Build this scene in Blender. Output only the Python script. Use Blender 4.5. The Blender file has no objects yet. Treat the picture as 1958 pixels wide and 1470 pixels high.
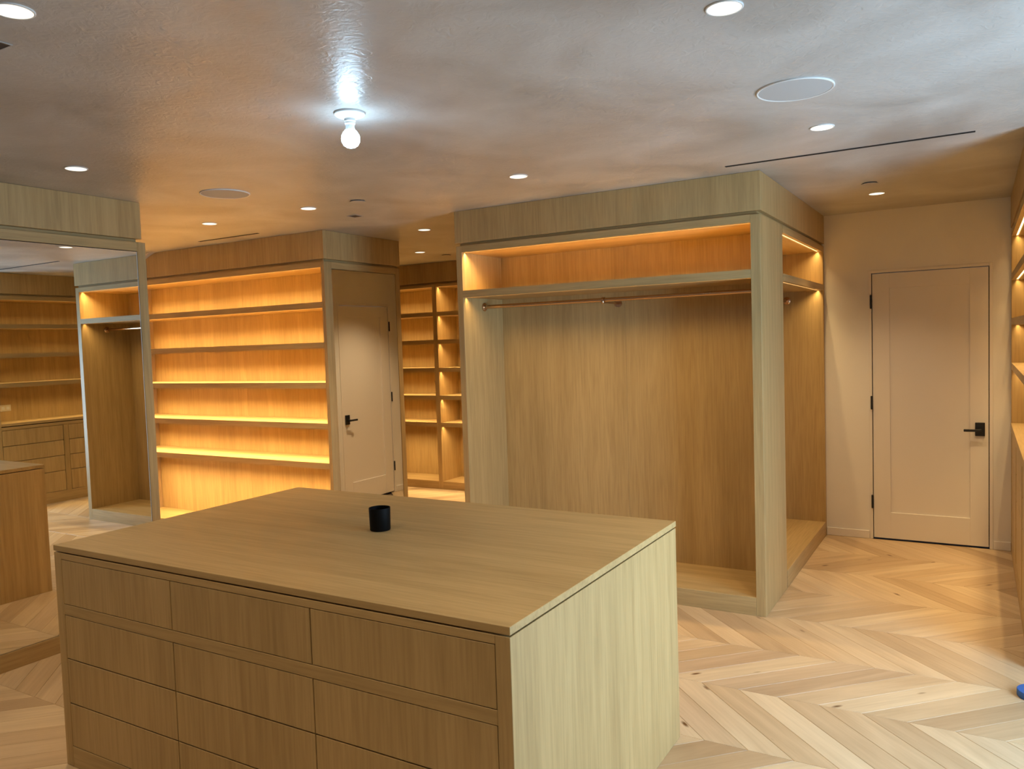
import bpy, bmesh, math, random
from mathutils import Vector, Matrix
random.seed(7)
S = bpy.context.scene
C = S.collection

# ------------------------------------------------------------------ camera
F_PX, YAW, PITCH, ROLL, CAM_H = 1509.0, 30.625, 3.044, -1.8735, 1.6
cam_d = bpy.data.cameras.new('camera'); cam = bpy.data.objects.new('camera', cam_d); C.objects.link(cam)
cam_d.sensor_width = 36; cam_d.lens = F_PX * 36 / 1958; cam_d.clip_start = 0.02
ya, pi_, ro = math.radians(YAW), math.radians(PITCH), math.radians(ROLL)
fwd = Vector((-math.sin(ya) * math.cos(pi_), math.cos(ya) * math.cos(pi_), -math.sin(pi_)))
rt0 = Vector((math.cos(ya), math.sin(ya), 0)); up0 = rt0.cross(fwd)
rt = rt0 * math.cos(ro) + up0 * math.sin(ro); up = up0 * math.cos(ro) - rt0 * math.sin(ro)
m = Matrix((rt, up, -fwd)).transposed().to_4x4(); m.translation = (0, 0, CAM_H)
cam.matrix_world = m
S.camera = cam

# ------------------------------------------------------------------ world, daylight, exposure
w = bpy.data.worlds.new('world'); S.world = w; w.use_nodes = True
bg = w.node_tree.nodes['Background']; bg.inputs[0].default_value = (0.62, 0.8, 1.0, 1); bg.inputs[1].default_value = 0.6
S.view_settings.view_transform = 'Standard'; S.view_settings.look = 'None'
S.view_settings.gamma = 1; S.view_settings.exposure = 0.13; S.view_settings.use_curve_mapping = False
cy = S.cycles; cy.max_bounces = 5; cy.diffuse_bounces = 3; cy.use_adaptive_sampling = True; cy.adaptive_threshold = 0.07; cy.glossy_bounces = 3; cy.transmission_bounces = 2; cy.transparent_max_bounces = 2; cy.caustics_reflective = False; cy.caustics_refractive = False

WARM = (1.0, 0.68, 0.29)      # cabinet strips
DOWN = (1.0, 0.74, 0.43)      # recessed downlights
COOL = (0.51, 0.76, 1.0)      # daylight
LED_W = 4.6                   # watts per metre of strip
DOWN_W = 46.0
BULB_L = 52.0                # radiance of the bare bulb's globe
DAY_W = 86.0

def area(name, loc, sx, sy, power, color, spread=180, rot=(0, 0, 0), parent=None, shape='RECTANGLE'):
    d = bpy.data.lights.new(name, 'AREA'); d.shape = shape; d.size = sx; d.size_y = sy
    d.energy = power; d.color = color; d.spread = math.radians(spread)
    o = bpy.data.objects.new(name, d); o.location = loc; o.rotation_euler = rot; C.objects.link(o)
    if parent: o.parent = parent
    return o
# daylight entering by the window of the right-hand alcove (built below as window_1)
area('window_daylight', (1.31, 2.95, 1.08), 1.6, 1.2, DAY_W, COOL, 170, (0, math.radians(90), 0))

# ------------------------------------------------------------------ materials
def nt(name):
    mt = bpy.data.materials.new(name); mt.use_nodes = True
    n = mt.node_tree; b = n.nodes['Principled BSDF']
    return mt, n, b
def N(n, t, **kw):
    x = n.nodes.new(t)
    for k, v in kw.items(): setattr(x, k, v)
    return x
def L(n, a, b): n.links.new(a, b)
def ramp(n, stops):
    r = N(n, 'ShaderNodeValToRGB'); e = r.color_ramp.elements
    while len(e) < len(stops): e.new(0.5)
    for i, (p, c) in enumerate(stops): e[i].position = p; e[i].color = (*c, 1)
    return r
def mixc(n, blend, fac, a, b):
    x = N(n, 'ShaderNodeMix', data_type='RGBA', blend_type=blend)
    if isinstance(fac, (int, float)): x.inputs[0].default_value = fac
    else: L(n, fac, x.inputs[0])
    for k, s in ((6, a), (7, b)):
        if isinstance(s, tuple): x.inputs[k].default_value = (*s, 1)
        else: L(n, s, x.inputs[k])
    return x.outputs[2]
def plain(name, col, rough=0.5, metal=0.0, emit=None, strength=0, spec=0.5):
    mt, n, b = nt(name)
    b.inputs['Base Color'].default_value = (*col, 1); b.inputs['Roughness'].default_value = rough
    b.inputs['Metallic'].default_value = metal; b.inputs['Specular IOR Level'].default_value = spec
    if emit: b.inputs['Emission Color'].default_value = (*emit, 1); b.inputs['Emission Strength'].default_value = strength
    return mt

def oak(name, axis, tone=1.0):
    """rift-cut white oak veneer, the grain running along the given axis"""
    mt, n, b = nt(name)
    tc = N(n, 'ShaderNodeTexCoord'); oi = N(n, 'ShaderNodeObjectInfo')
    off = N(n, 'ShaderNodeVectorMath', operation='SCALE'); off.inputs[0].default_value = (7.3, 5.1, 9.7); L(n, oi.outputs['Random'], off.inputs[3])
    add = N(n, 'ShaderNodeVectorMath', operation='ADD'); L(n, tc.outputs['Object'], add.inputs[0]); L(n, off.outputs[0], add.inputs[1])
    def mapped(cross, along):
        mp = N(n, 'ShaderNodeMapping'); s = [cross] * 3; s['xyz'.index(axis)] = along
        mp.inputs['Scale'].default_value = s; L(n, add.outputs[0], mp.inputs['Vector']); return mp.outputs[0]
    n1 = N(n, 'ShaderNodeTexNoise'); n1.inputs['Scale'].default_value = 1; n1.inputs['Detail'].default_value = 5; L(n, mapped(95, 4.5), n1.inputs['Vector'])
    n2 = N(n, 'ShaderNodeTexNoise'); n2.inputs['Scale'].default_value = 1; n2.inputs['Detail'].default_value = 3; n2.inputs['Distortion'].default_value = 1.0; L(n, mapped(19, 1.2), n2.inputs['Vector'])
    n3 = N(n, 'ShaderNodeTexNoise'); n3.inputs['Scale'].default_value = 1; n3.inputs['Detail'].default_value = 2; L(n, mapped(6, 0.2), n3.inputs['Vector'])
    # cathedral figure
    wv = N(n, 'ShaderNodeTexWave', wave_type='RINGS'); wv.inputs['Scale'].default_value = 1.6; wv.inputs['Distortion'].default_value = 3.5; wv.inputs['Detail'].default_value = 2; wv.inputs['Detail Scale'].default_value = 1.2
    L(n, mapped(2.6, 0.22), wv.inputs['Vector'])
    c1 = ramp(n, [(0.25, (0.49 * tone, 0.336 * tone, 0.148 * tone)), (0.75, (0.57 * tone, 0.402 * tone, 0.186 * tone))]); L(n, n2.outputs['Fac'], c1.inputs[0])
    c2 = ramp(n, [(0.34, (0.87, 0.86, 0.84)), (0.58, (1, 1, 1))]); L(n, n1.outputs['Fac'], c2.inputs[0])
    c3 = ramp(n, [(0.3, (0.90, 0.89, 0.87)), (0.7, (1.05, 1.05, 1.05))]); L(n, n3.outputs['Fac'], c3.inputs[0])
    c4 = ramp(n, [(0.0, (0.95, 0.945, 0.93)), (0.35, (1, 1, 1))]); L(n, wv.outputs['Fac'], c4.inputs[0])
    col = mixc(n, 'MULTIPLY', 1, c1.outputs[0], c2.outputs[0])
    col = mixc(n, 'MULTIPLY', 1, col, c3.outputs[0]); col = mixc(n, 'MULTIPLY', 1, col, c4.outputs[0])
    L(n, col, b.inputs['Base Color'])
    b.inputs['Roughness'].default_value = 0.42; b.inputs['Specular IOR Level'].default_value = 0.4
    return mt
OX, OY, OZ = oak('oak_grain_x', 'x'), oak('oak_grain_y', 'y'), oak('oak_grain_z', 'z')

def floor_oak(name, ang):
    mt, n, b = nt(name)
    tc = N(n, 'ShaderNodeTexCoord'); oi = N(n, 'ShaderNodeObjectInfo'); ge = N(n, 'ShaderNodeNewGeometry')
    rs = N(n, 'ShaderNodeMath', operation='ADD'); L(n, oi.outputs['Random'], rs.inputs[0]); L(n, ge.outputs['Random Per Island'], rs.inputs[1])
    fr = N(n, 'ShaderNodeMath', operation='FRACT'); L(n, rs.outputs[0], fr.inputs[0])
    off = N(n, 'ShaderNodeVectorMath', operation='SCALE'); off.inputs[0].default_value = (31.3, 17.1, 3.7); L(n, fr.outputs[0], off.inputs[3])
    rot = N(n, 'ShaderNodeMapping'); rot.inputs['Rotation'].default_value = (0, 0, -math.radians(ang)); L(n, tc.outputs['Object'], rot.inputs['Vector'])
    add = N(n, 'ShaderNodeVectorMath', operation='ADD'); L(n, rot.outputs[0], add.inputs[0]); L(n, off.outputs[0], add.inputs[1])
    def mapped(cross, along):
        mp = N(n, 'ShaderNodeMapping'); mp.inputs['Scale'].default_value = (along, cross, cross); L(n, add.outputs[0], mp.inputs['Vector']); return mp.outputs[0]
    base = ramp(n, [(0.0, (0.48, 0.335, 0.20)), (0.3, (0.60, 0.435, 0.265)), (0.55, (0.64, 0.475, 0.30)), (0.8, (0.71, 0.55, 0.36)), (1.0, (0.54, 0.385, 0.245))]); L(n, fr.outputs[0], base.inputs[0])
    n1 = N(n, 'ShaderNodeTexNoise'); n1.inputs['Scale'].default_value = 1; n1.inputs['Detail'].default_value = 5; L(n, mapped(70, 3), n1.inputs['Vector'])
    n2 = N(n, 'ShaderNodeTexNoise'); n2.inputs['Scale'].default_value = 1; n2.inputs['Detail'].default_value = 3; n2.inputs['Distortion'].default_value = 1.2; L(n, mapped(9, 1.1), n2.inputs['Vector'])
    vo = N(n, 'ShaderNodeTexVoronoi'); vo.inputs['Scale'].default_value = 1; L(n, mapped(9, 3.2), vo.inputs['Vector'])
    c1 = ramp(n, [(0.3, (0.92, 0.905, 0.89)), (0.6, (1, 1, 1))]); L(n, n1.outputs['Fac'], c1.inputs[0])
    c2 = ramp(n, [(0.3, (0.86, 0.83, 0.79)), (0.65, (1.04, 1.04, 1.03))]); L(n, n2.outputs['Fac'], c2.inputs[0])
    kn = ramp(n, [(0.035, (0.22, 0.13, 0.07)), (0.11, (1, 1, 1))]); L(n, vo.outputs['Distance'], kn.inputs[0])
    # only some cells carry a knot
    ks = N(n, 'ShaderNodeSeparateColor'); L(n, vo.outputs['Color'], ks.inputs[0])
    kt = N(n, 'ShaderNodeMath', operation='GREATER_THAN'); L(n, ks.outputs[0], kt.inputs[0]); kt.inputs[1].default_value = 0.6
    col = mixc(n, 'MULTIPLY', 1, base.outputs[0], c1.outputs[0]); col = mixc(n, 'MULTIPLY', 1, col, c2.outputs[0])
    col = mixc(n, 'MULTIPLY', kt.outputs[0], col, kn.outputs[0])
    L(n, col, b.inputs['Base Color']); b.inputs['Roughness'].default_value = 0.36; b.inputs['Specular IOR Level'].default_value = 0.4
    return mt
FA, FB = floor_oak('floor_oak_a', 45), floor_oak('floor_oak_b', -45)

def plaster(name, dark, light, rough, scale, bump):
    mt, n, b = nt(name)
    tc = N(n, 'ShaderNodeTexCoord')
    n1 = N(n, 'ShaderNodeTexNoise'); n1.inputs['Scale'].default_value = scale; n1.inputs['Detail'].default_value = 6; n1.inputs['Distortion'].default_value = 0.6; L(n, tc.outputs['Object'], n1.inputs['Vector'])
    c = ramp(n, [(0.3, dark), (0.7, light)]); L(n, n1.outputs['Fac'], c.inputs[0]); L(n, c.outputs[0], b.inputs['Base Color'])
    if not bump: return mt
    n2 = N(n, 'ShaderNodeTexNoise'); n2.inputs['Scale'].default_value = 26; n2.inputs['Detail'].default_value = 3; n2.inputs['Distortion'].default_value = 1.5; L(n, tc.outputs['Object'], n2.inputs['Vector'])
    b.inputs['Specular IOR Level'].default_value = 0.4
    rr = N(n, 'ShaderNodeMapRange'); rr.inputs[3].default_value = rough - 0.08; rr.inputs[4].default_value = rough + 0.1; L(n, n1.outputs['Fac'], rr.inputs[0]); L(n, rr.outputs[0], b.inputs['Roughness'])
    bp = N(n, 'ShaderNodeBump'); bp.inputs['Strength'].default_value = bump; bp.inputs['Distance'].default_value = 0.0045
    L(n, n2.outputs['Fac'], bp.inputs['Height']); L(n, bp.outputs[0], b.inputs['Normal'])
    return mt
M_CEIL = plaster('polished_plaster', (0.36, 0.335, 0.31), (0.565, 0.555, 0.54), 0.37, 1.7, 0.5)
M_WALL = plaster('wall_plaster', (0.78, 0.74, 0.69), (0.84, 0.80, 0.75), 0.7, 1.2, 0)
M_DOOR = plain('door_paint', (0.82, 0.76, 0.70), 0.5)
M_BLACK = plain('black_metal', (0.012, 0.012, 0.013), 0.45)
M_DARK = plain('dark_cavity', (0.015, 0.012, 0.012), 0.9)
M_BRONZE = plain('satin_bronze', (0.62, 0.42, 0.27), 0.22, 1.0)
M_MIRROR = plain('mirror_silver', (0.88, 0.90, 0.88), 0.0, 1.0)
M_EDGE = plain('glass_edge', (0.75, 0.82, 0.82), 0.15)
M_WHITE = plain('white_plastic', (0.8, 0.8, 0.79), 0.45)
M_GRILLE = plain('speaker_grille', (0.46, 0.46, 0.46), 0.7)
M_LENS = plain('downlight_lens', (0.9, 0.9, 0.85), 0.4, emit=(1.0, 0.93, 0.76), strength=1.25)
M_BULB = plain('lit_bulb', (0.95, 0.97, 1), 0.3, emit=(0.50, 0.77, 1.0), strength=BULB_L)
M_LED = plain('lit_led', (1, 0.9, 0.7), 0.4, emit=(1.0, 0.74, 0.38), strength=2.6)
M_CANDLE = plain('black_glass', (0.003, 0.003, 0.003), 0.6, spec=0.15)
M_TAPE = plain('blue_tape', (0.03, 0.12, 0.42), 0.55)
M_CARD = plain('cardboard', (0.55, 0.42, 0.28), 0.9)
M_SUB = plain('subfloor', (0.12, 0.08, 0.05), 0.9)
M_OUTLET = plain('outlet_plastic', (0.75, 0.68, 0.55), 0.4)
mt, n, b = nt('window_glass'); b.inputs['Transmission Weight'].default_value = 1; b.inputs['Roughness'].default_value = 0; b.inputs['IOR'].default_value = 1.02; M_GLASS = mt

# ------------------------------------------------------------------ helpers
def link(name, me, parent=None):
    o = bpy.data.objects.new(name, me); C.objects.link(o)
    if parent: o.parent = parent
    return o
def tag(o, label=None, cat=None, group=None, kind=None):
    if label: o['label'] = label
    if cat: o['category'] = cat
    if group: o['group'] = group
    if kind: o['kind'] = kind
    return o
def root(name, label, cat, group=None, loc=(0, 0, 0)):
    o = bpy.data.objects.new(name, None); C.objects.link(o); o.location = loc; o.empty_display_size = 0.1
    return tag(o, label, cat, group)
def bbox_bm(bm, x0, x1, y0, y1, z0, z1, bev=0.0):
    v = [bm.verts.new(p) for p in ((x0, y0, z0), (x1, y0, z0), (x1, y1, z0), (x0, y1, z0), (x0, y0, z1), (x1, y0, z1), (x1, y1, z1), (x0, y1, z1))]
    fs = [bm.faces.new([v[i] for i in q]) for q in ((3, 2, 1, 0), (4, 5, 6, 7), (0, 1, 5, 4), (1, 2, 6, 5), (2, 3, 7, 6), (3, 0, 4, 7))]
    if bev: 
        es = list({e for f in fs for e in f.edges})
        bmesh.ops.bevel(bm, geom=es, offset=bev, segments=1, affect='EDGES')
def mesh_of(name, bm, mats, smooth=False):
    me = bpy.data.meshes.new(name); bm.normal_update(); bm.to_mesh(me); bm.free()
    for x in (mats if isinstance(mats, (list, tuple)) else [mats]): me.materials.append(x)
    if smooth:
        for p in me.polygons: p.use_smooth = True
    return me
def box(name, x0, x1, y0, y1, z0, z1, mat, parent=None, bev=0.0012):
    """a box part given in world coordinates; its mesh is centred on its own origin"""
    cx, cy, cz = (x0 + x1) / 2, (y0 + y1) / 2, (z0 + z1) / 2
    bm = bmesh.new(); bbox_bm(bm, x0 - cx, x1 - cx, y0 - cy, y1 - cy, z0 - cz, z1 - cz, bev)
    o = link(name, mesh_of(name, bm, mat), parent)
    o.location = Vector((cx, cy, cz)) - (world_loc(parent) if parent else Vector())
    return o
def world_loc(o):
    v = Vector()
    while o: v += o.location; o = o.parent
    return v
def multibox(name, boxes, mat, parent=None, bev=0.0012, origin=None):
    o0 = Vector(origin) if origin else Vector((sum((b[0] + b[1]) / 2 for b in boxes) / len(boxes), sum((b[2] + b[3]) / 2 for b in boxes) / len(boxes), sum((b[4] + b[5]) / 2 for b in boxes) / len(boxes)))
    bm = bmesh.new()
    for b in boxes: bbox_bm(bm, b[0] - o0.x, b[1] - o0.x, b[2] - o0.y, b[3] - o0.y, b[4] - o0.z, b[5] - o0.z, bev)
    o = link(name, mesh_of(name, bm, mat), parent)
    o.location = o0 - (world_loc(parent) if parent else Vector())
    return o
def lathe_mesh(name, prof, mat, seg=40, close=False, axis='z'):
    bm = bmesh.new(); rings = []
    for r, z in prof:
        if r < 1e-6: rings.append([bm.verts.new((0, 0, z))])
        else: rings.append([bm.verts.new((r * math.cos(2 * math.pi * i / seg), r * math.sin(2 * math.pi * i / seg), z)) for i in range(seg)])
    pairs = list(zip(rings, rings[1:])) + ([(rings[-1], rings[0])] if close else [])
    for a, b in pairs:
        for i in range(seg):
            j = (i + 1) % seg
            if len(a) == 1 and len(b) == 1: continue
            if len(a) == 1: bm.faces.new((a[0], b[j], b[i]))
            elif len(b) == 1: bm.faces.new((a[i], a[j], b[0]))
            else: bm.faces.new((a[i], a[j], b[j], b[i]))
    bmesh.ops.recalc_face_normals(bm, faces=bm.faces)
    if axis == 'x': bmesh.ops.rotate(bm, verts=bm.verts, cent=(0, 0, 0), matrix=Matrix.Rotation(math.pi / 2, 3, 'Y'))
    if axis == 'y': bmesh.ops.rotate(bm, verts=bm.verts, cent=(0, 0, 0), matrix=Matrix.Rotation(-math.pi / 2, 3, 'X'))
    me = mesh_of(name, bm, mat)
    for p in me.polygons: p.use_smooth = True
    try: me.set_sharp_from_angle(angle=math.radians(40))
    except Exception: pass
    return me
def lathe(name, prof, mat, loc, parent=None, seg=40, close=False, axis='z'):
    o = link(name, lathe_mesh(name, prof, mat, seg, close, axis), parent)
    o.location = Vector(loc) - (world_loc(parent) if parent else Vector())
    return o
GROOVE = 0.009
def grooved(name, x0, x1, y0, y1, z0, z1, front, mat, parent, bev=0.0008):
    """a shelf or top board with a light groove cut near its front edge; front is '-y', '-x' or '+x'"""
    zg = z0 + GROOVE; a, b_ = 0.026, 0.040
    up_ = (x0, x1, y0, y1, zg, z1)
    if front == '-y': lo = [(x0, x1, y0, y0 + a, z0, zg), (x0, x1, y0 + b_, y1, z0, zg)]
    elif front == '-x': lo = [(x0, x0 + a, y0, y1, z0, zg), (x0 + b_, x1, y0, y1, z0, zg)]
    else: lo = [(x1 - a, x1, y0, y1, z0, zg), (x0, x1 - b_, y0, y1, z0, zg)]
    return multibox(name, [up_] + lo, mat, parent, 0, ((x0 + x1) / 2, (y0 + y1) / 2, (z0 + z1) / 2))
def led(parent, a, b, axis, other, z, power=None, spread=112, lit=True, tilt=14):
    """the diode strip in its groove, and its light at the groove's mouth (z is the underside)"""
    n_ = b - a; c = (a + b) / 2; power = LED_W if power is None else power
    zt = z + GROOVE
    if axis == 'x': s = box('led_strip', a, b, other - 0.005, other + 0.005, zt - 0.004, zt - 0.0002, M_LED, parent, 0)
    else: s = box('led_strip', other - 0.005, other + 0.005, a, b, zt - 0.004, zt - 0.0002, M_LED, parent, 0)
    if lit:
        o = area('led_light', (c, other, z + 0.001) if axis == 'x' else (other, c, z + 0.001), n_ if axis == 'x' else 0.008, 0.008 if axis == 'x' else n_, power * n_, WARM, spread, (math.radians(tilt), 0, 0) if axis == 'x' else (0, math.radians(tilt), 0))
        o.location = o.location - world_loc(parent); o.parent = parent
    return s

# ------------------------------------------------------------------ dimensions shared by the millwork
ZC = 2.5                      # ceiling
SOFB, BODY, OPEN = 2.285, 2.265, 2.2215
XW, XWL, YW, YD = -1.035, -3.066, 4.488, 6.572
XM = -4.286; XR = 0.2
LEVELS = (1.958, 1.648, 1.338, 1.022, 0.712)
TH = 0.046
BASE = 0.105

# ------------------------------------------------------------------ the setting
fl = tag(box('floor', -7.0, 1.6, -2.2, 7.6, -0.10, -0.012, M_SUB, None, 0), 'pale oak chevron plank floor running through the dressing room', 'floor', kind='structure')
tag(box('ceiling', -7.0, 1.6, -2.2, 7.6, ZC, ZC + 0.12, M_CEIL, None, 0), 'mottled polished plaster ceiling with recessed lights', 'ceiling', kind='structure')

def wall(name, boxes, label):
    o = multibox(name, boxes, M_WALL, None, 0); return tag(o, label, 'wall', kind='structure')
DX0, DX1, DZ = -0.697, 0.068, 2.032
wall('wall_far', [(-1.6, DX0 - 0.004, YD, YD + 0.12, 0, ZC), (DX1 + 0.004, 0.75, YD, YD + 0.12, 0, ZC), (DX0 - 0.004, DX1 + 0.004, YD, YD + 0.12, DZ + 0.004, ZC)], 'beige plaster wall around the door at the right end')
E2Y0, E2Y1, XE = 5.983, 6.747, -3.042
wall('wall_closet', [(XE, XE + 0.1, 5.03, E2Y0 - 0.004, 0, ZC), (XE, XE + 0.1, E2Y1 + 0.004, 7.46, 0, ZC), (XE, XE + 0.1, E2Y0 - 0.004, E2Y1 + 0.004, DZ + 0.004, ZC)], 'white plaster wall seen in the mirror behind the wardrobe')
wall('wall_back', [(-7.0, -2.9, 7.46, 7.58, 0, ZC)], 'plaster wall behind the far shelves')
wall('wall_left', [(-7.0, -6.93, -2.2, 7.46, 0, ZC), (-6.93, -4.82, 2.86, 2.94, 0, ZC), (-4.9, -4.82, -2.08, 2.86, 0, ZC)], 'plaster wall beyond the passage on the left')
wall('wall_rear', [(-4.82, 1.45, -2.2, -2.08, 0, ZC)], 'plaster wall behind the viewer')
wy0, wy1, wz0, wz1 = 2.25, 3.65, 0.2, 1.96
WX = 1.35
wall('wall_right', [(WX, WX + 0.1, -2.08, wy0, 0, ZC), (WX, WX + 0.1, wy1, 4.35, 0, ZC), (WX, WX + 0.1, wy0, wy1, 0, wz0), (WX, WX + 0.1, wy0, wy1, wz1, ZC), (0.63, WX, 4.25, 4.35, 0, ZC), (0.63, 0.75, 4.35, YD, 0, ZC)], 'plaster wall with the window to the right of the viewer')
win = tag(multibox('window_1', [(WX, WX + 0.08, wy0, wy0 + 0.06, wz0, wz1), (WX, WX + 0.08, wy1 - 0.06, wy1, wz0, wz1), (WX, WX + 0.08, wy0 + 0.06, wy1 - 0.06, wz0, wz0 + 0.06), (WX, WX + 0.08, wy0 + 0.06, wy1 - 0.06, wz1 - 0.06, wz1), (WX + 0.01, WX + 0.07, 2.92, 2.98, wz0 + 0.06, wz1 - 0.06)], M_WHITE, None, 0.002), 'white framed window to the right of the viewer', 'window', kind='structure')
box('pane', WX + 0.035, WX + 0.041, wy0 + 0.06, 2.92, wz0 + 0.06, wz1 - 0.06, M_GLASS, win, 0)
box('pane', WX + 0.035, WX + 0.041, 2.98, wy1 - 0.06, wz0 + 0.06, wz1 - 0.06, M_GLASS, win, 0)
tag(box('baseboard_far', XW + 0.002, DX0 - 0.026, YD - 0.01, YD - 0.0005, 0.0005, 0.062, M_DOOR, None, 0.002), 'low painted baseboard left of the door at the right', 'baseboard', kind='structure')
tag(box('baseboard_right', DX1 + 0.026, XR - 0.001, YD - 0.01, YD - 0.0005, 0.0005, 0.062, M_DOOR, None, 0.002), 'short painted baseboard right of the door at the right', 'baseboard', kind='structure')
tag(box('baseboard_closet', XE - 0.01, XE - 0.0005, E2Y1 + 0.026, 7.06, 0.0005, 0.062, M_DOOR, None, 0.002), 'painted baseboard beside the mirrored door', 'baseboard', kind='structure')

# chevron floor: strips 0.511 m wide, planks at 45 degrees, 0.17 m pitch
PITCH_X, SW, Y0S = 0.1712, 0.5112, 3.504
def plank_mesh(dirn):
    g, c, t = 0.0005, 0.0016, 0.012
    h = SW / 2; dx = dirn * h
    def par(inset, z):
        # parallelogram, inset along its plank edges and ends
        p = PITCH_X / 2 - inset * 1.414; hh = h - inset; d = dirn * hh
        return [(-p - d, -hh, z), (p - d, -hh, z), (p + d, hh, z), (-p + d, hh, z)]
    bm = bmesh.new()
    a = [bm.verts.new(q) for q in par(g, -t)]; b_ = [bm.verts.new(q) for q in par(g, -c)]; d_ = [bm.verts.new(q) for q in par(g + c * 0.6, 0)]
    bm.faces.new(d_)
    for lo, hi in ((a, b_), (b_, d_)):
        for i in range(4): bm.faces.new((lo[i], lo[(i + 1) % 4], hi[(i + 1) % 4], hi[i]))
    bmesh.ops.recalc_face_normals(bm, faces=bm.faces)
    return mesh_of('plank', bm, FA if dirn > 0 else FB)
PM = {1: plank_mesh(1), -1: plank_mesh(-1)}
BLOCKS = [(-3.09, -1.03, 1.69, 2.974, 0, .875), (-3.066, -1.035, 4.49, 7.4, 0, 2.5), (-6.9, -4.286, 4.49, 5.4, 0, 2.5), (-4.8, -4.286, .8, 2.99, 0, 2.5), (.2, .6, 4.3, 6.6, 0, 2.5)]
def hit(o, d, skip=None, tmax=1.0):
    for i, b in enumerate(BLOCKS):
        if i == skip: continue
        t0, t1 = 0.0, tmax * 0.999
        for k in range(3):
            lo, hi = b[2 * k], b[2 * k + 1]
            if abs(d[k]) < 1e-9:
                if o[k] < lo or o[k] > hi: t0 = 2; break
            else:
                u, v = (lo - o[k]) / d[k], (hi - o[k]) / d[k]
                if u > v: u, v = v, u
                t0, t1 = max(t0, u), min(t1, v)
        if t0 < t1: return True
    return False
def frame_pos(p):
    v = p - Vector((0, 0, CAM_H)); dd = v.dot(fwd)
    if dd < 0.1: return None
    return 979 + F_PX * v.dot(rt) / dd, 735 - F_PX * v.dot(up) / dd, dd
def seen(p):
    """rough apparent size of a plank at p, direct or in the left mirror; 0 when out of view"""
    best = 0; O = Vector((0, 0, CAM_H))
    q = frame_pos(p)
    if q and -20 < q[0] < 1978 and q[1] < 1500 and not hit(O, p - O): best = 1 / q[2] ** 3
    r = Vector((2 * XM - p.x, p.y, p.z)); q = frame_pos(r)
    if q and -20 < q[0] < 290 and q[1] < 1300:
        t = XM / r.x; hp = r * t + O * (1 - t)
        if hp.y < 2.94 and not hit(O, hp - O, 3) and not hit(hp, p - hp, 3): best = max(best, 1 / q[2] ** 3)
    return best
cells = []
for k in range(-11, 8):
    yc = Y0S + (k + 0.5) * SW
    dirn = 1 if k % 2 == 0 else -1
    xt = -1.107 if k % 2 == 0 else -1.107
    for i in range(-38, 32):
        # tips of the even strips' lower spine sit at x = -1.107 + n * pitch
        xc = -1.107 + PITCH_X * (i + 0.5) + SW / 2
        if yc + SW / 2 > 7.5 or yc - SW / 2 < -2.1: continue
        x0, x1 = xc - SW / 2 - PITCH_X / 2, xc + SW / 2 + PITCH_X / 2
        if x0 < -6.98 or x1 > 1.6: continue
        if yc > 4.3 and x1 > 1.0: continue
        if yc > 6.6 and x1 > -2.5: continue
        s = max(seen(Vector((xc + f * dirn * SW / 2, yc + f * SW / 2, 0))) for f in (-0.8, 0, 0.8))
        cells.append((s, xc, yc, dirn))
cells.sort(key=lambda c: -c[0])
for s, xc, yc, dirn in cells[:296]:
    o = link('plank', PM[dirn], fl); o.location = Vector((xc, yc, 0)) - fl.location
bm = bmesh.new()
for s, xc, yc, dirn in cells[296:]:
    nv = len(bm.verts); nf = len(bm.faces)
    bm.from_mesh(PM[dirn]); bm.verts.ensure_lookup_table(); bm.faces.ensure_lookup_table()
    for v in bm.verts[nv:]: v.co += Vector((xc, yc, 0)) - fl.location
    if dirn < 0:
        for f in bm.faces[nf:]: f.material_index = 1
o = link('plank_field', mesh_of('plank_field', bm, [FA, FB]), fl); o['kind'] = 'stuff'

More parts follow.
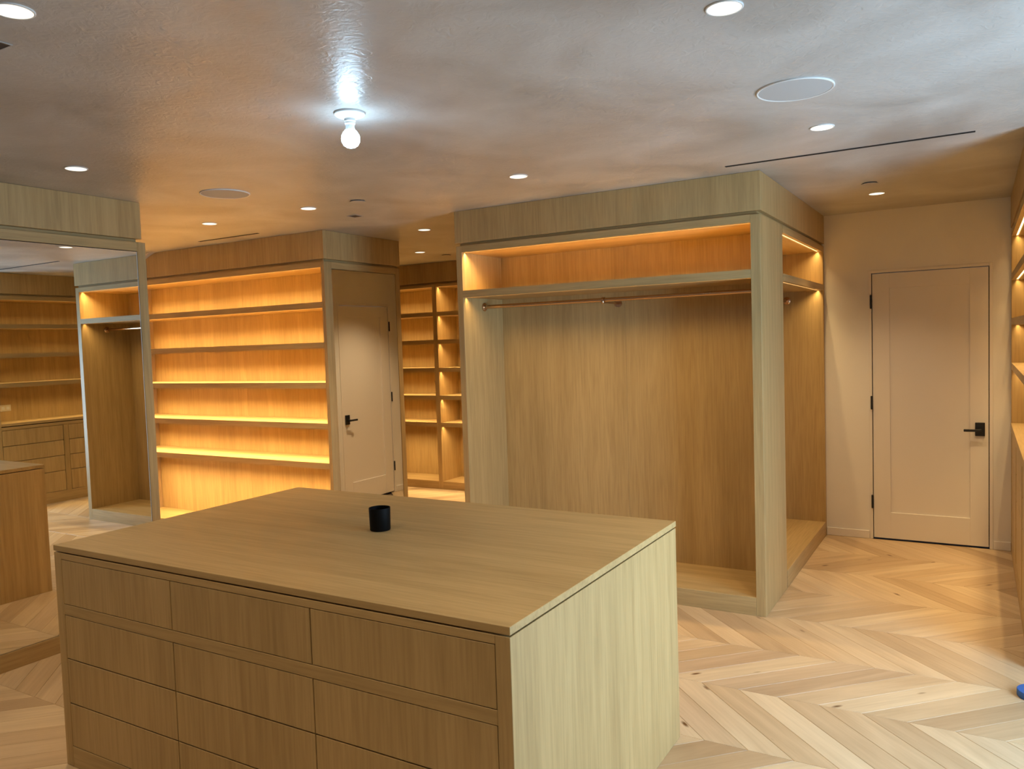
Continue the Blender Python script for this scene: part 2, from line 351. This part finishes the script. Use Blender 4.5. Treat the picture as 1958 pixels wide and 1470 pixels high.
# ------------------------------------------------------------------ doors
def make_door(name, label, axis, a0, a1, plane, out, hinge_lo):
    """slab door with one recessed panel; axis is the wall's run, out the side it faces (-1 towards lower)"""
    def bx(nm, u0, u1, d0, d1, z0, z1, mat, par=None, bev=0.0015):
        # u along the wall, d = distance in front of the wall plane
        p0, p1 = sorted((plane + out * d0, plane + out * d1))
        return box(nm, u0, u1, p0, p1, z0, z1, mat, par, bev) if axis == 'x' else box(nm, p0, p1, u0, u1, z0, z1, mat, par, bev)
    c = (a0 + a1) / 2
    r = root(name, label, 'door', None, (c, plane, 0) if axis == 'x' else (plane, c, 0)); r['kind'] = 'structure'
    g = 0.004; z0, z1 = 0.012, DZ - 0.004
    u0, u1 = a0 + g, a1 - g
    p0, p1, q0, q1 = a0 + 0.122, a1 - 0.120, 0.212, 1.915
    if not hinge_lo: p0, p1 = a0 + 0.110, a1 - 0.132
    bx('stile', u0, p0, -0.045, -0.004, z0, z1, M_DOOR, r, 0.001)
    bx('stile', p1, u1, -0.045, -0.004, z0, z1, M_DOOR, r, 0.001)
    bx('rail', p0, p1, -0.045, -0.004, z0, q0, M_DOOR, r, 0.001)
    bx('rail', p0, p1, -0.045, -0.004, q1, z1, M_DOOR, r, 0.001)
    bx('panel', p0, p1, -0.040, -0.015, q0, q1, M_DOOR, r, 0)
    bx('backing', a0 - 0.003, a1 + 0.003, -0.115, -0.105, 0.001, DZ + 0.003, M_DARK, r, 0)
    bx('jamb', a0 - 0.022, a0 - 0.001, -0.003, 0.004, 0.002, DZ + 0.022, M_DOOR, r, 0.001)
    bx('jamb', a1 + 0.001, a1 + 0.022, -0.003, 0.004, 0.002, DZ + 0.022, M_DOOR, r, 0.001)
    bx('jamb', a0 - 0.001, a1 + 0.001, -0.003, 0.004, DZ + 0.001, DZ + 0.022, M_DOOR, r, 0.001)
    hu = a0 - 0.004 if hinge_lo else a1 + 0.004
    for zc in (1.818, 1.052, 0.291):
        h = bx('hinge', hu - 0.007, hu + 0.007, 0.003, 0.016, zc - 0.052, zc + 0.052, M_BLACK, r, 0.003)
        tag(h, 'black hinge')
    s = 1 if hinge_lo else -1
    e = a1 if hinge_lo else a0
    ha, hb = sorted((e - s * 0.088, e - s * 0.027))
    h = bx('handle', ha, hb, -0.004, 0.008, 0.818, 0.915, M_BLACK, r, 0.002); tag(h, 'black square handle plate')
    la, lb = sorted((e - s * 0.058, e - s * 0.160))
    bx('lever', la, lb, 0.040, 0.052, 0.852, 0.870, M_BLACK, h, 0.003)
    sa, sb = sorted((e - s * 0.048, e - s * 0.066))
    bx('spindle', sa, sb, 0.008, 0.045, 0.851, 0.871, M_BLACK, h, 0.003)
    la, lb = sorted((e + s * 0.0005, e - s * 0.003))
    bx('latch_plate', la, lb, -0.030, -0.003, 0.82, 0.91, M_BLACK, r, 0)
    return r
make_door('door_1', 'beige panelled door with black lever at the right end of the room', 'x', DX0, DX1, YD, -1, True)
make_door('door_2', 'white panelled door with black lever seen in the narrow mirror', 'y', E2Y0, E2Y1, XE, -1, False)

# ------------------------------------------------------------------ soffits (timber bulkheads up to the ceiling)
def soffit(name, boxes, mats, label):
    """pairs of fascia boards; the reveal below them is the recessed neck"""
    r = root(name, label, 'soffit', None, ((boxes[0][0] + boxes[0][1]) / 2, (boxes[0][2] + boxes[0][3]) / 2, SOFB)); r['kind'] = 'structure'
    for b, mt_ in zip(boxes, mats): box('fascia' if b[4] >= SOFB - 0.001 else 'reveal_strip', *b, mt_, r, 0.001)
    return r
e = 0.0008
soffit('trim_1', [(XWL - 0.004, XW + 0.004, YW - 0.004, YW + 0.03, SOFB, ZC - e), (XW - 0.03, XW + 0.004, YW + 0.0305, YD - e, SOFB, ZC - e), (XWL - 0.004, XWL + 0.026, YW + 0.0305, 5.03, SOFB, ZC - e),
                  (XWL + 0.022, XW - 0.022, YW + 0.02, YW + 0.028, BODY + e, SOFB - e), (XW - 0.028, XW - 0.02, YW + 0.029, YD - e, BODY + e, SOFB - e), (XWL + 0.022, XWL + 0.03, YW + 0.029, 5.03, BODY + e, SOFB - e)],
       [OZ, OZ, OZ, OX, OY, OY], 'oak bulkhead above the open wardrobes in the centre')
soffit('trim_2', [(-6.925, XM + 0.004, YW - 0.002, YW + 0.03, SOFB, ZC - e), (XM - 0.03, XM + 0.004, YW + 0.0305, 5.405, SOFB, ZC - e), (-6.925, XM - 0.022, YW + 0.02, YW + 0.028, BODY + e, SOFB - e), (XM - 0.028, XM - 0.02, YW + 0.029, 5.40, BODY + e, SOFB - e)],
       [OZ, OZ, OX, OY], 'oak bulkhead above the glowing shelves left of centre')
soffit('trim_3', [(XM - 0.03, XM + 0.004, 0.75, 2.968, SOFB, ZC - e), (-4.80, XM - 0.0305, 2.94, 2.968, SOFB, ZC - e), (XM - 0.028, XM - 0.02, 0.75, 2.945, BODY + e, SOFB - e), (-4.80, XM - 0.03, 2.935, 2.943, BODY + e, SOFB - e)],
       [OZ, OZ, OY, OX], 'oak bulkhead above the tall mirror on the left')
YRF = 7.065
soffit('trim_4', [(-6.925, XE - e, YRF - 0.004, YRF + 0.03, SOFB, ZC - e), (-6.925, XE - e, YRF + 0.02, YRF + 0.028, BODY + e, SOFB - e)], [OZ, OX], 'oak bulkhead above the far shelves down the passage')
soffit('trim_5', [(XR - 0.004, XR + 0.03, 4.30, YD - e, SOFB, ZC - e), (XR + 0.0305, 0.628, 4.30, 4.33, SOFB, ZC - e), (XR + 0.02, XR + 0.028, 4.33, YD - e, BODY + e, SOFB - e)], [OZ, OZ, OY], 'oak bulkhead above the shelves at the right edge')
# plaster haunch where the passage ceiling dips at its left end
bm = bmesh.new()
prof = [(-6.29, 0), (-6.33, -0.010), (-6.38, -0.028), (-6.44, -0.052), (-6.55, -0.085), (-6.70, -0.11), (-6.925, -0.13), (-6.925, 0)]
va = [bm.verts.new((x, YW - 0.06, ZC - e + z)) for x, z in prof]; vb = [bm.verts.new((x, YW - 0.003, ZC - e + z)) for x, z in prof]
bm.faces.new(va); bm.faces.new(vb[::-1])
for i in range(len(prof)): bm.faces.new((va[i], vb[i], vb[(i + 1) % len(prof)], va[(i + 1) % len(prof)]))
bmesh.ops.recalc_face_normals(bm, faces=bm.faces)
tag(link('trim_6', mesh_of('trim_6', bm, M_CEIL)), 'plaster curve where the passage ceiling dips by the tall mirror', 'trim', kind='structure')

# ------------------------------------------------------------------ centre block: wardrobe facing the island
YB = 5.0
r = root('open_wardrobe', 'wide open oak wardrobe with hanging rail facing the island', 'wardrobe', None, ((XW + XWL) / 2, YW, 0))
PW = 0.0455
box('side_panel', XWL, XWL + PW, YW, YB + 0.02, 0, BODY, OZ, r)
box('side_panel', XW - 0.054, XW, YW, 5.062, 0, BODY, OZ, r)
xa, xb = XWL + PW + 0.0003, XW - 0.054 - 0.0003
grooved('top_panel', xa, xb, YW, YB, OPEN, BODY, '-y', OX, r)
box('back_panel', xa, -2.056, YB, YB + 0.02, 0, BODY, OZ, r, 0.0006)
box('back_panel', -2.055, xb, YB, YB + 0.02, 0, BODY, OZ, r, 0.0006)
box('base', xa, xb, YW, YB - 0.0005, 0, BASE, OX, r)
grooved('shelf', xa, xb, YW, YB - 0.0005, 1.916, 1.963, '-y', OX, r)
led(r, xa + 0.005, xb - 0.005, 'x', YW + 0.033, OPEN, LED_W * 1.45); led(r, xa + 0.005, xb - 0.005, 'x', YW + 0.033, 1.916, LED_W * 0.47)
yr_, zr = 4.75, 1.857
rod = lathe('hanging_rail', [(0.0, 0), (0.0135, 0), (0.0135, xb - xa), (0.0, xb - xa)], M_BRONZE, (xa, yr_, zr), r, 20, axis='x')
lathe('flange', [(0.0, 0), (0.03, 0), (0.03, 0.006), (0.02, 0.012), (0.0, 0.012)], M_BRONZE, (xa, yr_, zr), rod, 24, axis='x')
lathe('flange', [(0.0, 0), (0.02, 0), (0.03, 0.006), (0.03, 0.012), (0.0, 0.012)], M_BRONZE, (xb - 0.012, yr_, zr), rod, 24, axis='x')
br = lathe('rail_bracket', [(0.0, 0), (0.006, 0), (0.006, YB - yr_ - 0.006), (0.026, YB - yr_ - 0.006), (0.026, YB - yr_), (0, YB - yr_)], M_BRONZE, (-2.10, yr_, zr - 0.016), r, 20, axis='y')
lathe('rail_clamp', [(0.0145, -0.009), (0.019, -0.009), (0.019, 0.009), (0.0145, 0.009)], M_BRONZE, (-2.10, yr_, zr), br, 20, close=True, axis='x')
lathe('rail_screw', [(0.0, 0), (0.007, 0), (0.011, 0.006), (0.011, 0.018), (0.0, 0.022)], M_BRONZE, (-2.10, yr_ - 0.012, zr - 0.026), br, 16)

# wardrobe on the return, facing the door passage
ys0, ys1 = 5.0625, YD - 0.001
r = root('open_wardrobe', 'narrow open oak wardrobe on the return beside the right-hand door', 'wardrobe', None, (XW, (ys0 + ys1) / 2, 0))
XB = XW - 0.52
box('side_panel', XB, XW, ys1 - 0.046, ys1, 0, BODY, OZ, r)
box('side_panel', XB, XW - 0.056, ys0, ys0 + 0.02, 0, BODY, OZ, r)
y0, y1 = ys0 + 0.0203, ys1 - 0.0463
box('back_panel', XB - 0.02, XB, ys0, ys1, 0, BODY, OZ, r)
grooved('top_panel', XB, XW, y0, y1, OPEN, BODY, '+x', OY, r)
box('base', XB + 0.0005, XW, y0, y1, 0, BASE + 0.006, OY, r)
grooved('shelf', XB + 0.0005, XW, y0, y1, 1.925, 1.970, '+x', OY, r)
led(r, y0 + 0.005, y1 - 0.005, 'y', XW - 0.033, OPEN, LED_W * 0.6); led(r, y0 + 0.005, y1 - 0.005, 'y', XW - 0.033, 1.925, LED_W * 0.6)
rod = lathe('hanging_rail', [(0.0, 0), (0.0135, 0), (0.0135, y1 - y0), (0.0, y1 - y0)], M_BRONZE, (XW - 0.27, y0, zr), r, 20, axis='y')
lathe('flange', [(0.0, 0), (0.02, 0), (0.03, 0.006), (0.03, 0.012), (0.0, 0.012)], M_BRONZE, (XW - 0.27, y1 - 0.012, zr), rod, 24, axis='y')

# ------------------------------------------------------------------ glowing shelf unit left of centre
YSB = 4.835
r = root('shelf_unit', 'tall oak shelving with five glowing shelves left of centre', 'shelf unit', None, (-5.6, YW, 0))
box('side_panel', -6.92, -6.874, YW, YSB, 0, BODY, OZ, r)
box('side_panel', XM - 0.034, XM - 0.0225, YW, YSB, 0, BODY, OZ, r)
xa, xb = -6.8737, XM - 0.0343
box('back_panel', xa, -5.60, YSB, YSB + 0.02, 0, BODY, OZ, r, 0.0006)
box('back_panel', -5.599, XM - 0.034, YSB, YSB + 0.02, 0, BODY, OZ, r, 0.0006)
grooved('top_panel', xa, xb, YW, YSB - 0.0005, OPEN, BODY, '-y', OX, r)
box('rear_carcass', -6.92, XM - 0.0225, YSB + 0.0205, 5.40, 0, BODY, OZ, r)
box('base', xa, xb, YW, YSB - 0.0005, 0, BASE, OX, r)
led(r, xa + 0.005, xb - 0.005, 'x', YW + 0.033, OPEN, LED_W * 1.45)
for z in LEVELS:
    s = grooved('shelf', xa, xb, YW, YSB - 0.0005, z - TH, z, '-y', OX, r)
    led(r, xa + 0.005, xb - 0.005, 'x', YW + 0.033, z - TH, LED_W * 1.45)

# mirror on the end of that unit
r = root('wall_mirror', 'narrow oak-framed wall mirror on the end of the glowing shelves', 'mirror', None, (XM, 4.95, 0))
ma, mb = YW + 0.0825, 5.346
box('frame_stile', XM - 0.022, XM, YW, YW + 0.082, 0, BODY, OZ, r)
box('frame_stile', XM - 0.022, XM, mb, 5.40, 0, BODY, OZ, r)
box('frame_rail', XM - 0.022, XM, ma, mb - 0.0003, OPEN - 0.008, BODY, OY, r)
box('frame_rail', XM - 0.022, XM, ma, mb - 0.0003, 0, 0.095, OY, r)
box('backing', XM - 0.0125, XM - 0.0105, ma, mb - 0.0003, 0.0955, OPEN - 0.0085, M_DARK, r, 0)
mg = box('mirror_glass', XM - 0.010, XM - 0.004, ma + 0.002, mb - 0.004, 0.0975, OPEN - 0.012, M_MIRROR, r, 0)

# ------------------------------------------------------------------ tall mirror cabinet on the left
r = root('mirror_cabinet', 'large oak-framed standing mirror cabinet at the left edge', 'mirror', None, (XM, 1.9, 0))
my0, my1 = 0.80, 2.992
box('frame_stile', XM - 0.034, XM, 2.938, my1, 0, BODY, OZ, r)
box('frame_stile', XM - 0.034, XM, my0, my0 + 0.055, 0, BODY, OZ, r)
ma, mb = my0 + 0.0553, 2.9377
box('frame_rail', XM - 0.034, XM, ma, mb, 2.212, BODY, OY, r)
box('frame_rail', XM - 0.034, XM, ma, mb, 0, 0.094, OY, r)
box('backing', XM - 0.013, XM - 0.011, ma, mb, 0.0945, 2.2115, M_DARK, r, 0)
mg = box('mirror_glass', XM - 0.010, XM - 0.004, ma + 0.003, mb - 0.004, 0.0965, 2.208, M_MIRROR, r, 0)
box('glass_edge', XM - 0.010, XM - 0.0038, mb - 0.0038, mb - 0.0008, 0.0965, 2.208, M_EDGE, mg, 0)
box('body', -4.80, XM - 0.0345, my0, my1, 0, BODY, OZ, r)

# ------------------------------------------------------------------ far shelves down the passage
r = root('shelf_unit', 'far oak shelving with lit cubbies at the end of the passage', 'shelf unit', None, (-5.0, YRF, 0))
YRB = 7.435
bays = [(-6.06, -5.168), (-5.111, -4.20), (-4.143, XE - 0.05)]
for x0, x1 in ((-6.117, -6.06), (-5.168, -5.111), (-4.20, -4.143), (XE - 0.05, XE - 0.003)):
    box('upright', x0 + 0.0003, x1 - 0.0003, YRF, YRB, 0, BODY, OZ, r)
box('back_panel', -6.117, -5.14, YRB, YRB + 0.02, 0, BODY, OZ, r, 0.0006); box('back_panel', -5.139, XE - 0.003, YRB, YRB + 0.02, 0, BODY, OZ, r, 0.0006)
for i, (x0, x1) in enumerate(bays):
    grooved('top_panel', x0, x1, YRF, YRB - 0.0005, 2.2345, BODY, '-y', OX, r)
    box('base', x0, x1, YRF, YRB - 0.0005, 0, 0.088, OX, r)
    led(r, x0 + 0.005, x1 - 0.005, 'x', YRF + 0.033, 2.2345, LED_W * 0.68, lit=i < 2)
    for z in (1.962, 1.656, 1.348, 1.042, 0.742):
        grooved('shelf', x0, x1, YRF, YRB - 0.0005, z - TH, z, '-y', OX, r)
        led(r, x0 + 0.005, x1 - 0.005, 'x', YRF + 0.033, z - TH, LED_W * 0.68, lit=i < 2)

# ------------------------------------------------------------------ shelves over drawers at the right edge (seen in the mirror)
r = root('shelf_cabinet', 'oak shelves over drawers at the right edge, reflected in the tall mirror', 'cabinet', None, (XR, 5.4, 0))
XRB = 0.605; U0, U1 = 4.30, YD - 0.001
box('side_panel', XR, XRB, U0, U0 + 0.046, 0, BODY, OZ, r)
box('side_panel', XR, XRB, U1 - 0.046, U1, 0, BODY, OZ, r)
y0, y1 = U0 + 0.0463, U1 - 0.0463
box('back_panel', XRB, XRB + 0.02, U0, U1, 0, BODY, OZ, r)
grooved('top_panel', XR, XRB - 0.0005, y0, y1, OPEN, BODY, '-x', OY, r)
led(r, y0 + 0.005, y1 - 0.005, 'y', XR + 0.033, OPEN, LED_W * 0.38, tilt=-14)
for z in (1.965, 1.655, 1.345):
    grooved('shelf', XR, XRB - 0.0005, y0, y1, z - TH, z, '-x', OY, r)
    led(r, y0 + 0.005, y1 - 0.005, 'y', XR + 0.033, z - TH, LED_W * 0.38, tilt=-14)
box('counter', XR - 0.004, XRB - 0.0005, y0, y1, 0.893, 0.922, OY, r)
box('carcass', XR + 0.03, XRB - 0.0005, y0, y1, 0.0, 0.884, OZ, r)
box('top_rail', XR, XR + 0.0298, y0, y1, 0.852, 0.884, OY, r)
box('plinth', XR, XR + 0.0298, y0, y1, 0.0, 0.118, OY, r)
cols = [(4.3463, 4.990), (5.046, 5.76), (5.812, y1)]
for a, b in ((4.990, 5.046), (5.76, 5.812)): box('stile', XR, XR + 0.0298, a + 0.0005, b - 0.0005, 0.1185, 0.8515, OZ, r)
rows = (0.1185, 0.342, 0.512, 0.682, 0.8515)
for a, b in cols:
    for z0, z1 in zip(rows, rows[1:]): box('drawer_front', XR + 0.002, XR + 0.0298, a + 0.004, b - 0.004, z0 + 0.003, z1 - 0.003, OZ, r, 0.002)
o = box('socket_plate', XRB - 0.007, XRB - 0.0004, 4.54, 4.655, 1.028, 1.098, M_OUTLET, r, 0.002); tag(o, 'ivory socket plate')
for yy in (4.572, 4.623): box('socket', XRB - 0.0085, XRB - 0.0069, yy - 0.016, yy + 0.016, 1.047, 1.079, M_WHITE, o, 0.001)

# ------------------------------------------------------------------ island
IX0, IX1, IY0, IY1, IZ = -3.092, -1.031, 1.69, 2.974, 0.875
r = root('island', 'large oak dressing island with twelve flush drawers in the foreground', 'island', None, ((IX0 + IX1) / 2, (IY0 + IY1) / 2, 0))
box('top', IX0 - 0.001, IX1 + 0.001, IY0 - 0.001, IY1 + 0.001, 0.8525, IZ, OX, r)
box('end_panel', IX0, IX0 + 0.046, IY0, IY1, 0, 0.847, OZ, r)
box('end_panel', IX1 - 0.046, IX1, IY0, IY1, 0, 0.847, OZ, r)
ix0, ix1 = IX0 + 0.0463, IX1 - 0.0463
box('back_panel', ix0, ix1, IY1 - 0.022, IY1, 0, 0.847, OZ, r)
box('carcass', ix0, ix1, IY0 + 0.024, IY1 - 0.0225, 0, 0.8522, OX, r, 0)
box('rail', ix0, ix1, IY0, IY0 + 0.0237, 0.8225, 0.847, OX, r)
box('rail', ix0, ix1, IY0, IY0 + 0.0237, 0.606, 0.647, OX, r)
box('plinth', ix0, ix1, IY0, IY0 + 0.0237, 0, 0.083, OX, r)
cx = (ix0, -2.394, -1.735, ix1)
for z0, z1 in ((0.647, 0.8225), (0.4325, 0.606), (0.2555, 0.4325), (0.083, 0.2555)):
    for a, b in zip(cx, cx[1:]): box('drawer_front', a + 0.0021, b - 0.0021, IY0 + 0.0005, IY0 + 0.0235, z0 + 0.0021, z1 - 0.0021, OZ, r, 0.0012)

# black candle tumbler on the island
cup = lathe('tumbler', [(0.0, 0), (0.0385, 0), (0.0405, 0.003), (0.0425, 0.088), (0.0422, 0.0895), (0.0395, 0.089), (0.0385, 0.030), (0.0, 0.030)], M_CANDLE, (-2.045, 2.392, IZ + 0.0002), None, 48)
tag(cup, 'small black glass tumbler standing on the island top', 'tumbler')

# blue roll of tape on the floor
tp = root('tape_roll', 'blue tape roll on the floor at the lower right edge', 'tape', None, (0.212, 3.985, 0.0))
lathe('tape', [(0.040, 0.0005), (0.068, 0.0005), (0.070, 0.003), (0.070, 0.027), (0.068, 0.030), (0.040, 0.030)], M_TAPE, (0.212, 3.985, 0), tp, 40, close=True)
lathe('core', [(0.0375, 0.0005), (0.0398, 0.0005), (0.0398, 0.030), (0.0375, 0.030)], M_CARD, (0.212, 3.985, 0), tp, 40, close=True)

# ------------------------------------------------------------------ ceiling fittings
DL = [(-0.60, 2.225, 'nearest round downlight at the top right of the ceiling'), (-0.59, 3.742, 'round downlight between the large speaker and the long slot'),
      (-0.573, 5.749, 'round downlight in front of the right-hand door'), (-2.150, 1.160, 'round downlight cut by the top left corner of the view'),
      (-2.149, 3.770, 'round downlight above the centre wardrobe front'), (-3.717, 2.251, 'round downlight above the tall mirror'),
      (-3.690, 3.749, 'round downlight right of the small passage speaker'), (-4.630, 3.740, 'round downlight above the slot over the glowing shelves'),
      (-3.714, 5.010, 'nearer round downlight in the narrow passage beside the centre wardrobe'), (-4.638, 6.174, 'farther round downlight in the narrow passage before the far shelves'),
      (-3.714, 6.174, 'round downlight hidden behind the centre wardrobe bulkhead'), (-0.60, 0.70, 'round downlight overhead beside the viewer'),
      (-2.150, -0.35, 'round downlight behind the viewer in line with the bare bulb'), (-3.717, 0.75, 'round downlight behind the viewer over the near end of the tall mirror')]
ring = lathe_mesh('trim_ring', [(0.0465, 0.0), (0.0515, 0.0), (0.0515, -0.0025), (0.0500, -0.004), (0.0465, -0.004)], M_WHITE, 36, close=True)
lens = lathe_mesh('lens', [(0.0, -0.0008), (0.0463, -0.0008), (0.0463, -0.0028), (0.0, -0.0028)], M_LENS, 36, close=False)
for x, y, lab in DL:
    r = root('downlight', lab, 'ceiling light', 'recessed downlights', (x, y, ZC)); k_ = 2.0 if (x, y) == (-3.714, 6.174) else 1.0
    link('trim_ring', ring, r); link('lens', lens, r)
    d = bpy.data.lights.new('downlight_beam', 'SPOT'); d.energy = DOWN_W * k_; d.color = DOWN; d.spot_size = math.radians(101); d.spot_blend = 1.0; d.shadow_soft_size = 0.035
    o = bpy.data.objects.new('downlight_beam', d); C.objects.link(o); o.parent = r; o.location = (0, 0, -0.04)
for x, y, lab in ((-0.582, 3.105, 'large round white ceiling speaker at the upper right'), (-3.692, 3.100, 'round grey ceiling speaker near the tall mirror')):
    r = root('ceiling_speaker', lab, 'speaker', 'round ceiling speakers', (x, y, ZC))
    lathe('rim', [(0.130, -0.0003), (0.137, -0.0003), (0.137, -0.004), (0.135, -0.006), (0.130, -0.005)], M_WHITE, (x, y, ZC), r, 56, close=True)
    lathe('grille', [(0.0, -0.0015), (0.1297, -0.0015), (0.1297, -0.004), (0.06, -0.0052), (0.0, -0.0056)], M_GRILLE, (x, y, ZC), r, 56)

def bulb_holder():
    x, y = -2.078, 2.353
    r = root('bulb_holder', 'bare lit bulb in a white holder on the ceiling', 'light bulb', None, (x, y, ZC))
    lathe('holder_base', [(0.0, -0.0003), (0.059, -0.0003), (0.059, -0.007), (0.055, -0.011), (0.040, -0.017), (0.024, -0.022), (0.0, -0.022)], M_WHITE, (x, y, ZC), r, 48)
    lathe('socket', [(0.0, -0.0222), (0.0215, -0.0222), (0.0200, -0.028), (0.0215, -0.032), (0.0190, -0.037), (0.0200, -0.041), (0.0175, -0.046), (0.0, -0.046)], M_WHITE, (x, y, ZC), r, 36)
    bl = lathe('bulb', [(0.0, -0.0463), (0.0165, -0.0463), (0.0172, -0.056), (0.0195, -0.0655), (0.0, -0.0655)], M_WHITE, (x, y, ZC), r, 40)
    lathe('globe', [(0.0, -0.0658), (0.0200, -0.0658), (0.0275, -0.0745), (0.0335, -0.086), (0.0355, -0.098), (0.0340, -0.110), (0.0275, -0.122), (0.017, -0.130), (0.0, -0.1335)], M_BULB, (x, y, ZC), bl, 40)
bulb_holder()

for xa, xb, y, lab in ((-1.160, -0.012, 4.271, 'long black linear air slot in the ceiling at the right'), (-5.433, -4.750, 4.281, 'short black linear air slot over the glowing shelves')):
    r = root('air_slot', lab, 'air vent', 'linear air slots', ((xa + xb) / 2, y, ZC))
    box('slot', xa, xb, y - 0.007, y + 0.007, ZC - 0.0016, ZC - 0.0004, M_DARK, r, 0)
    box('slot_edge', xa - 0.002, xb + 0.002, y - 0.010, y - 0.0072, ZC - 0.003, ZC - 0.0004, M_BLACK, r, 0)
    box('slot_edge', xa - 0.002, xb + 0.002, y + 0.0072, y + 0.010, ZC - 0.003, ZC - 0.0004, M_BLACK, r, 0)

for x, y, rr, lab in ((-3.285, 3.760, 0.047, 'small round sprinkler cover on the passage ceiling'), (-0.569, 5.325, 0.047, 'small round sprinkler cover in front of the right-hand door'), (-4.600, 6.560, 0.05, 'small round sprinkler cover before the far shelves')):
    r = root('sprinkler_cover', lab, 'sprinkler cover', 'sprinkler covers', (x, y, ZC))
    lathe('shadow_ring', [(0.0, -0.0004), (rr - 0.006, -0.0004), (rr - 0.006, -0.005), (0.0, -0.005)], M_DARK, (x, y, ZC), r, 32)
    lathe('cover_disc', [(0.0, -0.0052), (rr, -0.0052), (rr, -0.0072), (0.0, -0.0072)], M_CEIL, (x, y, ZC), r, 32)

for x, y, lab in ((-3.674, 4.173, 'small dark square opening in the passage ceiling'), (-2.425, 1.240, 'dark square opening cut by the left edge near the top')):
    r = root('square_cover', lab, 'ceiling cover', 'square ceiling covers', (x, y, ZC))
    h = 0.036
    multibox('cover_frame', [(x - h - 0.004, x + h + 0.004, y - h - 0.004, y - h, ZC - 0.003, ZC - 0.0004), (x - h - 0.004, x + h + 0.004, y + h, y + h + 0.004, ZC - 0.003, ZC - 0.0004),
                             (x - h - 0.004, x - h, y - h, y + h, ZC - 0.003, ZC - 0.0004), (x + h, x + h + 0.004, y - h, y + h, ZC - 0.003, ZC - 0.0004)], M_CEIL, r, 0)
    box('cover_hole', x - h + 0.0003, x + h - 0.0003, y - h + 0.0003, y + h - 0.0003, ZC - 0.0018, ZC - 0.0004, plain('brown_shadow', (0.06, 0.04, 0.03), 0.8), r, 0)
